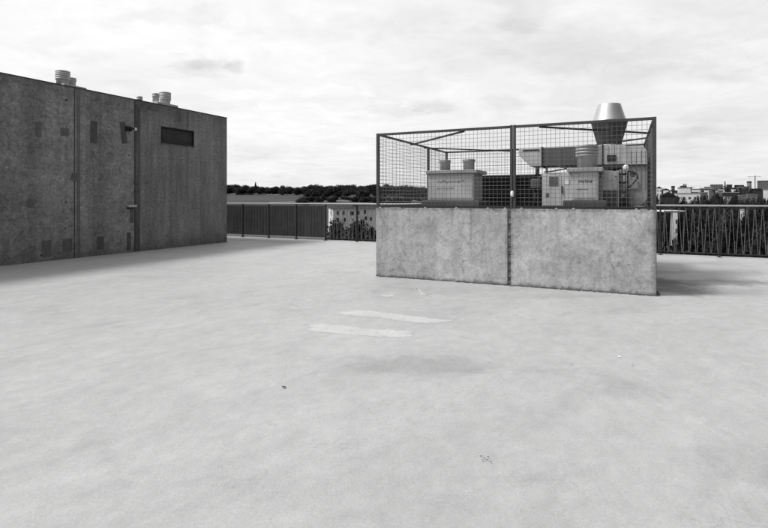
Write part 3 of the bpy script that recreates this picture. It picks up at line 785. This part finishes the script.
LBL = 'dark round-headed tree in the long wood beyond the field'
protos = [make_tree('broadleaf_tree', 100 + k, 8, 10.5, 2400, .42, LBL, base=.0, lobes=12 + k) for k in range(4)]
random.seed(21)
def px_x(px, y): return (px - 384) / 512 * y
def top_z(py, y): return EYE + (199 - py) / 512 * y
sky = [(150, 184), (228, 183.5), (246, 184.5), (262, 185.5), (268, 186.5), (280, 184.8), (300, 186.5), (313, 183.6), (326, 185.5), (335, 184), (350, 183.3), (360, 185.3), (366, 183.6), (376, 183), (385, 183.5), (405, 184.5), (420, 186), (432, 188), (470, 187), (520, 186), (600, 187), (660, 187)]
def skyline(px):
    for (a_, p), (c_, q_) in zip(sky, sky[1:]):
        if a_ <= px <= c_: return p + (q_ - p) * (px - a_) / (c_ - a_)
    return 186
for row, (Y, step, lo) in enumerate(((318, 7.0, 0), (332, 7.5, .4), (304, 7.0, 1.5), (292, 8.0, 3.6))):
    px = 205 + row * 3
    while px < 655:
        y = Y + random.uniform(-5, 5); x = px_x(px, y)
        h = max(4.2, top_z(skyline(px) + lo + random.uniform(-.3, 1.2), y) - ground_z(x, y))
        place(protos[random.randrange(4)], x, y, ground_z(x, y), h / 8 * random.uniform(.95, 1.15), h / 8, group='trees of the wood beyond the field', label=LBL, name='broadleaf_tree')
        px += step * random.uniform(.75, 1.2)
# nearer edge trees, in front of the wood
LBL2 = 'lower bushy tree along the near edge of the wood'
for k in range(22):
    px = 306 + k * 6.2 + random.uniform(-2, 2); y = random.uniform(248, 280); x = px_x(px, y)
    h = top_z(random.uniform(188.5, 191.5), y) - ground_z(x, y)
    place(protos[random.randrange(4)], x, y, ground_z(x, y), max(h, 3) / 8 * 1.2, max(h, 3) / 8, group='bushy trees at the near edge of the wood', label=LBL2, name='broadleaf_tree')
for k in range(30):
    px = 300 + k * 4.6 + random.uniform(-2, 2); y = random.uniform(196, 232); x = px_x(px, y)
    h = max(1.6, top_z(random.uniform(195, 198.5), y) - ground_z(x, y))
    place(protos[random.randrange(4)], x, y, ground_z(x, y) - .3, h / 8 * 1.5, h / 8 * 1.1, group='low shrubs on the field below the wood', label='low dark shrub on the field between the wood and the railing', name='field_shrub')
x, y = px_x(258, 316), 310
con = make_tree('conifer_tree', 55, 8, 3.4, 900, .3, 'pointed dark tree rising above the wood left of centre', base=.05, lobes=3)
def conifer_crown(seed, h, w, n, leaf):
    rnd = random.Random(seed); b = MB()
    for k in range(n):
        zf = rnd.random() ** 1.4; a_ = rnd.uniform(0, 6.28); r = (w / 2) * (1 - zf) * rnd.uniform(.5, 1.1) + .05
        p = Vector((r * math.cos(a_), r * math.sin(a_), h * (.06 + .93 * zf)))
        a1 = Vector((math.cos(a_), math.sin(a_), -.4)).normalized(); a2 = a1.cross(Vector((rnd.gauss(0, .5), rnd.gauss(0, .5), 1))).normalized()
        s = leaf * rnd.uniform(.5, 1.2); b.quad([p - a1 * s, p - a2 * s * .5, p + a1 * s, p + a2 * s * .5])
    return b
con[1][0].data = conifer_crown(5, 8, 3.4, 1300, .35).mesh('conifer_crown', M['leaf'])
place(con, x, y, ground_z(x, y), (top_z(182, y) - ground_z(x, y)) / 8)

# ------------------------------------------------------------------ white building below the deck edge
def box_building(name, px0, px1, ytop, Y, depth, label, mat='facade', rot=0, roof=None, windows=(), cat='building', rh=.25, group=None, zbase=None, over=.15):
    """a block whose near left top corner sits at px0; windows: (column offset, top below eaves, width, height)"""
    if px0 > 600 and not rot: rot = -math.atan((px0 - 384) / 512) * .93
    x0, x1 = px_x(px0, Y), px_x(px1, Y); x1 = x0 + (x1 - x0) * (math.cos(rot) if px0 > 600 else 1); zt = top_z(ytop, Y)
    zb_ = min(ground_z(x0, Y), ground_z(x1, Y)) - .5 if zbase is None else zbase
    w = x1 - x0
    e = empty(name, (x0, Y, zb_), rot, label, cat, group)
    h = zt - zb_
    MB().box(0, w, 0, depth, 0, h).build('wall', M[mat], e)
    if roof == 'gable':
        b = MB(); hh = rh; o_ = over
        b.extrude([(-o_, h), (w + o_, h), (w / 2, h + hh)], -o_, depth + o_).build('roof', M['roof_dark'], e)
    elif roof == 'hip':
        o_ = over; b = MB(); P_ = [(-o_, -o_, h), (w + o_, -o_, h), (w + o_, depth + o_, h), (-o_, depth + o_, h)]; i_ = depth / 2
        q1, q2 = (i_, i_, h + rh), (w - i_, i_, h + rh)
        b.quad([P_[0], P_[1], q2, q1]); b.quad([P_[1], P_[2], q2]); b.quad([P_[2], P_[3], q1, q2]); b.quad([P_[3], P_[0], q1]); b.quad(P_[::-1])
        b.build('roof', M['roof_dark'], e)
    else:
        MB().box(-over, w + over, -over, depth + over, h + .002, h + rh).build('roof', M[roof or 'roof_dark'], e)
    for (u, v, ww, wh) in windows:
        fr = MB().box(u, u + ww, -.03, -.003, h - v - wh, h - v).build('window', M['facade_grey'], e)
        MB().box(u + .05, u + ww - .05, -.04, -.031, h - v - wh + .05, h - v - .05).build('pane', M['glass'], fr)
    return e, w, h
Y = 95
wins = []
for px, py in ((337.8, 212.5), (343.4, 212.5), (351.3, 213), (358.5, 212.3), (365, 211.5), (366.3, 218), (371, 218.8), (344.5, 219.5), (379, 213), (386, 213), (393, 213), (337.8, 219.5), (379, 219.5)):
    u = px_x(px, Y) - px_x(333, Y); wins.append((u - .2, (py - 208.8 - 1.6) / 512 * Y, .42 if px != 351.3 else .7, .75))
whb, w_, h_ = box_building('white_apartment_block', 333, 425, 208.8, Y, 18, 'long white rendered building below the deck, dark roof and small windows', 'facade', R(9), 'hip', wins, rh=.7, zbase=-12.6, over=.25)
for (y_, v_) in ((3, .5), (3, 2.0), (8, .5), (8, 2.0), (3, 3.8), (8, 3.8)):
    fr = MB().box(-.03, -.003, y_, y_ + .7, h_ - v_ - .9, h_ - v_).build('window', M['facade_grey'], whb)
    MB().box(-.04, -.031, y_ + .08, y_ + .62, h_ - v_ - .82, h_ - v_ - .08).build('pane', M['glass'], fr)
for (x_, y_) in ((4, 4), (11, 8), (14.5, 4)):
    MB().box(x_, x_ + .8, y_, y_ + .6, h_, h_ + 1.05).build('chimney', M['facade_grey'], whb)

# slender leafy trees between the railing and the white building
slp = [make_tree('slender_tree', 300 + k, 10, 2.6, 7000, .09, 'slender leafy tree', base=.12, lobes=26, mat='leaf', squash=1.6) for k in range(3)]
random.seed(31)
sp = [(341, 218.5, 38, 1.0), (336, 223, 36, .7), (346, 221, 40, .8), (354, 220, 37, .8), (357.5, 218, 34, .8), (363, 223.5, 36, .7), (369, 224, 39, .9), (375, 225, 36, .8), (331, 232, 33, .7), (383, 222, 38, 1), (391, 226, 36, 1), (349, 229, 31, .9), (338, 231, 30, .9), (362, 231, 31, .9), (371, 233, 30, .9)]
for i, (px, py, Y, s) in enumerate(sp):
    x = px_x(px, Y); z = ground_z(x, Y); h = top_z(py - 1.5, Y) - z
    place(slp[i % 3], x, Y, z, s * 1.15, h / 10, group='slender trees behind the open bars of the railing', label='slender dark leafy tree between the railing and the white building', name='slender_tree')

# ------------------------------------------------------------------ the town on the right
def cols(w, n, v, ww, wh, rows=1, dv=3): return [((i + .5) * w / n - ww / 2, v + r * dv, ww, wh) for i in range(n) for r in range(rows)]
def wpx(a_, c_, Y): return (c_ - a_) / 512 * Y
box_building('white_hall', 676, 699.5, 193.6, 180, 16, 'long low white hall under the tree, nearest of the pale buildings', 'facade', 0, 'roof_pale', cols(wpx(676, 699.5, 180), 5, 1.2, .7, .8), rh=.2)
box_building('white_tower_block', 678.6, 690, 188, 200, 9, 'white square block rising behind the long low white hall', 'facade', 0, 'roof_pale', [], rh=.2)
box_building('grey_annexe', 699.8, 707.5, 192.6, 184, 12, 'grey annexe with dark openings right of the white hall', 'facade_grey', 0, 'roof_pale', cols(wpx(699.8, 707.5, 184), 3, .9, .55, 1.2, 2, 1.6), rh=.18)
box_building('dark_house', 661, 675.5, 196, 150, 12, 'dark brick house with a gabled roof beside the plinth edge', 'facade_dark', 0, 'gable', [], rh=1.2)
box_building('white_gable_house', 656.5, 661.5, 188, 210, 8, 'tall narrow white house just right of the cage', 'facade', 0, 'gable', cols(2, 2, .8, .4, .7, 2, 1.6), rh=.7)
box_building('pale_house', 664, 668.5, 190, 262, 8, 'pale small house left of the white block, left of two', 'facade', 0, 'gable', [], rh=.8)
box_building('pale_house', 671, 675, 190.2, 268, 8, 'pale small house left of the white block, right of two', 'facade', 0, 'gable', [], rh=.8)
box_building('flat_roof_house', 692.5, 700, 189.4, 285, 9, 'white flat-roofed house behind the grey annexe', 'facade', 0, 'roof_dark', [], rh=.3)
box_building('long_shed', 700.5, 713, 188.8, 310, 14, 'long pale shed with a white roof behind the annexe', 'facade_grey', 0, 'roof_pale', [], rh=.5)
box_building('office_block', 711, 722.5, 185, 352, 14, 'grey office block behind the trees, left of the pointed tree', 'facade_grey', 0, 'roof_dark', cols(wpx(711, 722.5, 352), 6, .8, .7, .9, 2, 1.6), rh=.3)
box_building('office_block', 727, 732, 185, 352, 10, 'dark narrow block right of the pointed tree', 'facade_dark', 0, 'roof_dark', [], rh=.3)
box_building('terraced_house', 735, 744, 186.6, 340, 10, 'pale grey roofline house between pointed tree and round tower', 'facade_grey', 0, 'hip', [], rh=1.2)
tw = empty('round_tower', (px_x(749.2, 400), 400, ground_z(px_x(749, 400), 400)), 0, 'grey cylindrical tower standing beside the mast', 'tower')
hz = top_z(181.3, 400) - tw.location.z
MB().lathe([(1.5, 0), (1.5, hz - 1)], seg=24).build('shaft', M['facade_grey'], tw); MB().lathe([(1.62, hz - .99), (1.62, hz)], seg=24).build('rim', M['facade_dark'], tw)
box_building('slab_block', 758.2, 772, 181.2, 380, 16, 'large grey slab block at the right edge of the skyline', 'facade_grey', 0, 'roof_dark', cols(wpx(758, 772, 380), 8, .7, .55, .8, 3, 1.5), rh=.4)
box_building('white_villa', 764.3, 773, 189.8, 225, 9, 'bright white villa below the grey slab block at right edge', 'facade', 0, 'roof_pale', [], rh=.2)
box_building('low_shop_row', 724.5, 731.5, 196, 160, 8, 'pale low building below the pointed tree, left of two', 'roof_pale', 0, 'roof_dark', cols(wpx(724.5, 731.5, 160), 3, .4, .4, .5), rh=.15)
box_building('low_shop_row', 739.5, 746, 195.4, 165, 8, 'pale low building below the round tower, right of two', 'facade_grey', 0, 'roof_pale', [], rh=.15)
box_building('warehouse', 722.8, 738.5, 192.8, 205, 14, 'wide warehouse with a dark roof and white roof edge', 'facade_dark', 0, 'roof_pale', [], rh=.25)
box_building('workshop', 747.5, 757, 193.2, 215, 10, 'grey workshop below the mast', 'facade_grey', 0, 'roof_dark', cols(wpx(747.5, 757, 215), 4, .7, .5, .6), rh=.25)
box_building('brick_house', 752, 762, 190.2, 275, 9, 'dark hipped-roof house below the slab block', 'facade_dark', 0, 'hip', [], rh=.9)
box_building('brick_house', 740, 748, 189.6, 290, 9, 'dark hipped-roof house below the round tower', 'facade_dark', 0, 'hip', [], rh=.9)
box_building('cream_house', 716, 721, 190.3, 240, 8, 'small cream house left of the wide warehouse', 'facade', 0, 'gable', [], rh=.7)
for i, (a_, c_, yt, Y, m, lb) in enumerate(((782, 800, 184, 390, 'facade_grey', 'grey block beyond the right edge of the view'), (806, 822, 188, 260, 'facade', 'white block farther beyond the right edge of the view'))):
    box_building('apartment_block', a_, c_, yt, Y, 14, lb, m, 0, 'roof_dark', cols(wpx(a_, c_, Y), 6, .8, .7, .9, 3, 2), rh=.3)
random.seed(77)
for i in range(46):
    Y_ = random.uniform(215, 430); a_ = random.uniform(657, 830); wd = random.uniform(2.2, 6); yt = random.uniform(187.3, 191.5) + (1.8 if Y_ < 280 else 0)
    box_building('town_house', a_, a_ + wd, yt, Y_, random.uniform(6, 10), 'small house scattered among the trees on the right skyline', random.choice(('facade', 'facade_grey', 'facade', 'facade_dark')), 0, random.choice(('gable', 'hip', 'roof_pale', 'roof_dark')), [], rh=random.uniform(.4, 1.1), group='small houses scattered on the right skyline')
# small villa seen through the bars
vl, w_, h_ = box_building('garden_villa', 672.4, 677.4, 212, 62, 5, 'narrow white house gable seen through the railing bars', 'facade', 0, 'roof_dark', [(.32, .9, .2, .5), (.32, 2.0, .2, .5)], rh=.1, over=.05)
pv = empty('pergola_roof', (px_x(664, 58), 58, -12), 0, 'pale flat canopy roof seen through the railing bars', 'canopy')
MB().box(0, 2.4, 0, 2.6, 10.05 + 2.0, 10.2 + 2.0).build('canopy', M['facade'], pv)
for x in (.1, 2.25):
    for y in (.1, 2.45): MB().box(x, x + .06, y, y + .06, 0, 12.049).build('post', M['facade_grey'], pv)
box_building('garden_shed', 741.3, 744.2, 210.3, 64, 2.2, 'small pale shed roof glimpsed through bars at right', 'facade', 0, 'roof_pale', [], rh=.1, over=.04)

# crane mast
cr = empty('tower_crane', (px_x(755, 500), 500, ground_z(px_x(755, 500), 500)), 0, 'thin tower crane on the right skyline', 'crane')
hz = top_z(176.8, 500) - cr.location.z
b = MB()
for dx in (-.35, .35):
    for dy in (-.35, .35): b.beam((dx, dy, 0), (dx, dy, hz + 1.2), .13)
k = 0
while k * 1.4 < hz: b.beam((-.35, -.35, k * 1.4), (.35, -.35, k * 1.4 + 1.4), .08); k += 1
b.build('mast', M['facade_dark'], cr)
b = MB().beam((-7.5, 0, hz), (6, 0, hz), .3, .25).beam((-7.5, 0, hz + .05), (0, 0, hz + 1.6), .06).beam((0, 0, hz + 1.6), (6, 0, hz + .05), .06).beam((-5, 0, hz), (-5, 0, hz - 3), .05)
b.build('jib', M['facade_dark'], cr)

# town trees
tp_ = [make_tree('garden_tree', 500 + k, 10, 10, 3800, .28, '', base=.1, lobes=14 + 2 * k, mat='leaf') for k in range(3)]
random.seed(41)
def town_tree(px, py, Y, wpx_, label, group=None, k=0):
    x = px_x(px, Y); z = ground_z(x, Y); h = top_z(py, Y) - z
    return place(tp_[k % 3], x, Y, z, wpx_ / 512 * Y / 10 * 1.15, h / 10, label=label, group=group, name='garden_tree')
town_tree(684.5, 183.2, 216, 13, 'rounded dark tree rising behind the white square block', None, 0)
town_tree(682.5, 196.5, 150, 11, 'dark bushy tree in front of the long white hall, left of two', None, 1)
town_tree(693.5, 197.6, 146, 14, 'dark bushy tree in front of the long white hall, right of two', None, 2)
town_tree(716, 190.5, 152, 13, 'broad grey-green tree right of the grey annexe', None, 0)
town_tree(736, 196.8, 140, 12, 'low dark tree between the two pale low buildings', None, 1)
town_tree(727, 184.8, 300, 8, 'small tree at the foot of the pointed tree on the skyline', None, 2)
town_tree(753, 188.0, 240, 9, 'dark tree below the crane mast', None, 0)
town_tree(760, 196, 150, 14, 'dark tree low at the right edge, below the white villa', None, 1)
random.seed(43)
px = 699
while px < 860:
    town_tree(px, random.uniform(194.5, 199), random.uniform(136, 158), random.uniform(7, 12), 'dark tree low in front of the town roofs at right', 'dark trees low in front of the town roofs', int(px)); px += random.uniform(4, 9)
town_tree(742.7, 211.8, 58, 12, 'round dark tree hiding most of the pale garden shed behind the bars', None, 1)
town_tree(675, 233.5, 50, 14, 'dark tree in front of the narrow white villa behind the bars', None, 2)
c2 = place(con, px_x(725, 305), 305, ground_z(px_x(725, 305), 305), .8, (top_z(181, 305) - ground_z(px_x(725, 305), 305)) / 8, name='conifer_tree', label='tall pointed dark conifer on the right skyline')
G = 'dark tree among the roofs of the town at right'
for k in range(60):
    Y = random.uniform(165, 430); px = random.uniform(657, 840); x = px_x(px, Y)
    town_tree(px, random.uniform(187.5, 190.5) + (4.5 if Y < 260 else 0), Y, random.uniform(5, 10), G, 'trees among the roofs of the town', k)
G = 'dense dark tree in the belt below the deck at right'
k = 0
for (Y, lo, hi, wp, st) in ((132, 198, 202, 15, 6.5), (108, 202, 206, 19, 8), (84, 206, 211, 26, 9), (62, 209, 219, 32, 12), (42, 216, 228, 46, 17), (30, 234, 246, 60, 24)):
    px = 640
    while px < 900:
        if abs(px - 675) > wp * .5 + 3 or Y > 64 or Y < 35:
            town_tree(px, random.uniform(lo, hi), Y + random.uniform(-3, 3), wp, G, 'trees in the belt below the deck at right', k)
        px += st * random.uniform(.8, 1.2); k += 1
for o in list(bpy.data.objects):
    if 'used_' in o.keys(): del o['used_']

# ------------------------------------------------------------------ sky, sun, camera
w = bpy.data.worlds.new('World'); sc.world = w; w.use_nodes = True
nt = w.node_tree; nd = nt.nodes; lk = nt.links; nd.clear()
out = nd.new('ShaderNodeOutputWorld'); bg = nd.new('ShaderNodeBackground'); bg.inputs['Strength'].default_value = .12
SUN_EL = R(53); sdir = Vector((-1.0, -.08, 0)).normalized() * math.cos(SUN_EL) + Vector((0, 0, math.sin(SUN_EL)))
skyn = nd.new('ShaderNodeTexSky'); skyn.sky_type = 'NISHITA'; skyn.sun_disc = False; skyn.sun_elevation = SUN_EL
skyn.sun_rotation = math.atan2(sdir.x, sdir.y); skyn.air_density = 1; skyn.dust_density = 2
bwn = nd.new('ShaderNodeRGBToBW'); lk.new(skyn.outputs[0], bwn.inputs[0])
tc = nd.new('ShaderNodeTexCoord'); sp_ = nd.new('ShaderNodeSeparateXYZ'); lk.new(tc.outputs['Generated'], sp_.inputs[0])
def mt(op, a, b=None):
    x = nd.new('ShaderNodeMath'); x.operation = op
    for i, q_ in enumerate((a, b)):
        if q_ is None: continue
        if isinstance(q_, (int, float)): x.inputs[i].default_value = q_
        else: lk.new(q_, x.inputs[i])
    return x.outputs[0]
def mr(v, a, b, c, d, sm=False):
    x = nd.new('ShaderNodeMapRange'); x.clamp = True
    if sm: x.interpolation_type = 'SMOOTHSTEP'
    for i, q_ in zip((1, 2, 3, 4), (a, b, c, d)): x.inputs[i].default_value = q_
    lk.new(v, x.inputs[0]); return x.outputs[0]
zz = mt('ADD', mt('MAXIMUM', sp_.outputs[2], 0), .10)
cb_ = nd.new('ShaderNodeCombineXYZ'); lk.new(mt('DIVIDE', sp_.outputs[0], zz), cb_.inputs[0]); lk.new(mt('DIVIDE', sp_.outputs[1], zz), cb_.inputs[1])
def sn_(scale, det, rough, dist, loc):
    mp = nd.new('ShaderNodeMapping'); mp.inputs['Location'].default_value = loc; mp.inputs['Scale'].default_value = (1, 1, 1); lk.new(cb_.outputs[0], mp.inputs[0])
    n_ = nd.new('ShaderNodeTexNoise'); n_.inputs['Scale'].default_value = scale; n_.inputs['Detail'].default_value = det; n_.inputs['Roughness'].default_value = rough; n_.inputs['Distortion'].default_value = dist
    lk.new(mp.outputs[0], n_.inputs['Vector']); return n_.outputs['Fac']
thin = mr(sn_(.55, 9, .58, .5, (3.1, 1.7, 0)), .32, .68, .90, 1.05, True)      # broad veils
puff = mr(sn_(1.5, 10, .55, .25, (7.3, 2.2, 0)), .57, .72, 1.0, .90, True)     # small grey undersides
wisp = mr(sn_(2.8, 8, .6, .9, (1.0, 8.2, 0)), .38, .66, .95, 1.035)
dot = nd.new('ShaderNodeVectorMath'); dot.operation = 'DOT_PRODUCT'; lk.new(tc.outputs['Generated'], dot.inputs[0]); dot.inputs[1].default_value = tuple(sdir)
glow = mr(dot.outputs['Value'], -.6, 1, .93, 1.25)
dot2 = nd.new('ShaderNodeVectorMath'); dot2.operation = 'DOT_PRODUCT'; lk.new(tc.outputs['Generated'], dot2.inputs[0]); dot2.inputs[1].default_value = tuple(Vector((.78, -.62, .08)).normalized())
added_dark = mr(dot2.outputs['Value'], .03, .75, 1, .2, True)      # unseen dark sky added right-behind the camera to deepen the shade
glow = mt('MULTIPLY', glow, added_dark)
U = mt('DIVIDE', sp_.outputs[0], mt('MAXIMUM', sp_.outputs[1], .05)); V = mt('DIVIDE', sp_.outputs[2], mt('MAXIMUM', sp_.outputs[1], .05))
front = mr(sp_.outputs[1], .05, .2, 0, 1)
cuv = nd.new('ShaderNodeCombineXYZ'); lk.new(U, cuv.inputs[0]); lk.new(V, cuv.inputs[1])
nz = nd.new('ShaderNodeTexNoise'); nz.inputs['Scale'].default_value = 13; nz.inputs['Detail'].default_value = 8; nz.inputs['Roughness'].default_value = .62
mpn = nd.new('ShaderNodeMapping'); mpn.inputs['Scale'].default_value = (1, 2.2, 1); lk.new(cuv.outputs[0], mpn.inputs[0]); lk.new(mpn.outputs[0], nz.inputs['Vector'])
wobs = mr(nz.outputs['Fac'], .3, .7, -.75, .75)
for (cx_, cy_, rx_, ry_, st_) in ((203, 62, 24, 8, .17), (235, 69, 10, 7, .2), (430, 106, 28, 7, .17), (392, 112, 30, 8, .12), (165, 16, 55, 12, .1), (700, 133, 45, 6, .11), (500, 103, 30, 9, .1), (610, 45, 150, 28, .07), (90, 58, 40, 6, .05), (345, 28, 90, 14, .06), (352, 148, 22, 4, -.09), (720, 70, 60, 12, .05), (300, 90, 60, 7, -.04), (560, 80, 60, 6, -.04)):
    eu = mt('DIVIDE', mt('SUBTRACT', U, (cx_ - 384) / 512), rx_ / 512); ev = mt('DIVIDE', mt('SUBTRACT', V, (199 - cy_) / 512), ry_ / 512)
    dd_ = mt('ADD', mt('SQRT', mt('ADD', mt('MULTIPLY', eu, eu), mt('MULTIPLY', ev, ev))), wobs)
    mk = mt('MULTIPLY', mr(dd_, .15, 1.35, st_, 0, True), front)
    glow = mt('MULTIPLY', glow, mt('SUBTRACT', 1, mk))
cloud = mt('MULTIPLY', mt('MULTIPLY', mt('MULTIPLY', thin, puff), mt('MULTIPLY', wisp, glow)), 7.75)
cover = .9
mix = mt('ADD', mt('MULTIPLY', cloud, cover), mt('MULTIPLY', mt('MINIMUM', bwn.outputs[0], 9), 1 - cover))
below = mr(sp_.outputs[2], -.06, -.01, .25, 1)
mix = mt('MULTIPLY', mix, below)
cc = nd.new('ShaderNodeCombineColor'); [lk.new(mix, cc.inputs[i]) for i in range(3)]
lk.new(cc.outputs[0], bg.inputs[0]); lk.new(bg.outputs[0], out.inputs[0])

sl = bpy.data.lights.new('sun', 'SUN'); sl.energy = 3.2; sl.angle = R(12.5); sl.color = (1, .998, .99)
so = bpy.data.objects.new('sun', sl); col.objects.link(so)
so.rotation_euler = (-sdir).to_track_quat('-Z', 'Y').to_euler()

cam = bpy.data.cameras.new('camera'); co = bpy.data.objects.new('camera', cam); col.objects.link(co)
cam.sensor_width = 36; cam.lens = 24; cam.shift_y = -65 / 768; cam.clip_end = 6000; cam.clip_start = .05
co.location = (0, 0, EYE); co.rotation_euler = (R(90), 0, 0); sc.camera = co
sc.render.resolution_x = 1024; sc.render.resolution_y = 704
sc.view_settings.view_transform = 'Standard'; sc.view_settings.look = 'None'; sc.view_settings.exposure = 0; sc.view_settings.gamma = 1
sc.view_settings.use_curve_mapping = False
sc.cycles.use_denoising = True
sc.cycles.max_bounces = 8; sc.cycles.transparent_max_bounces = 12
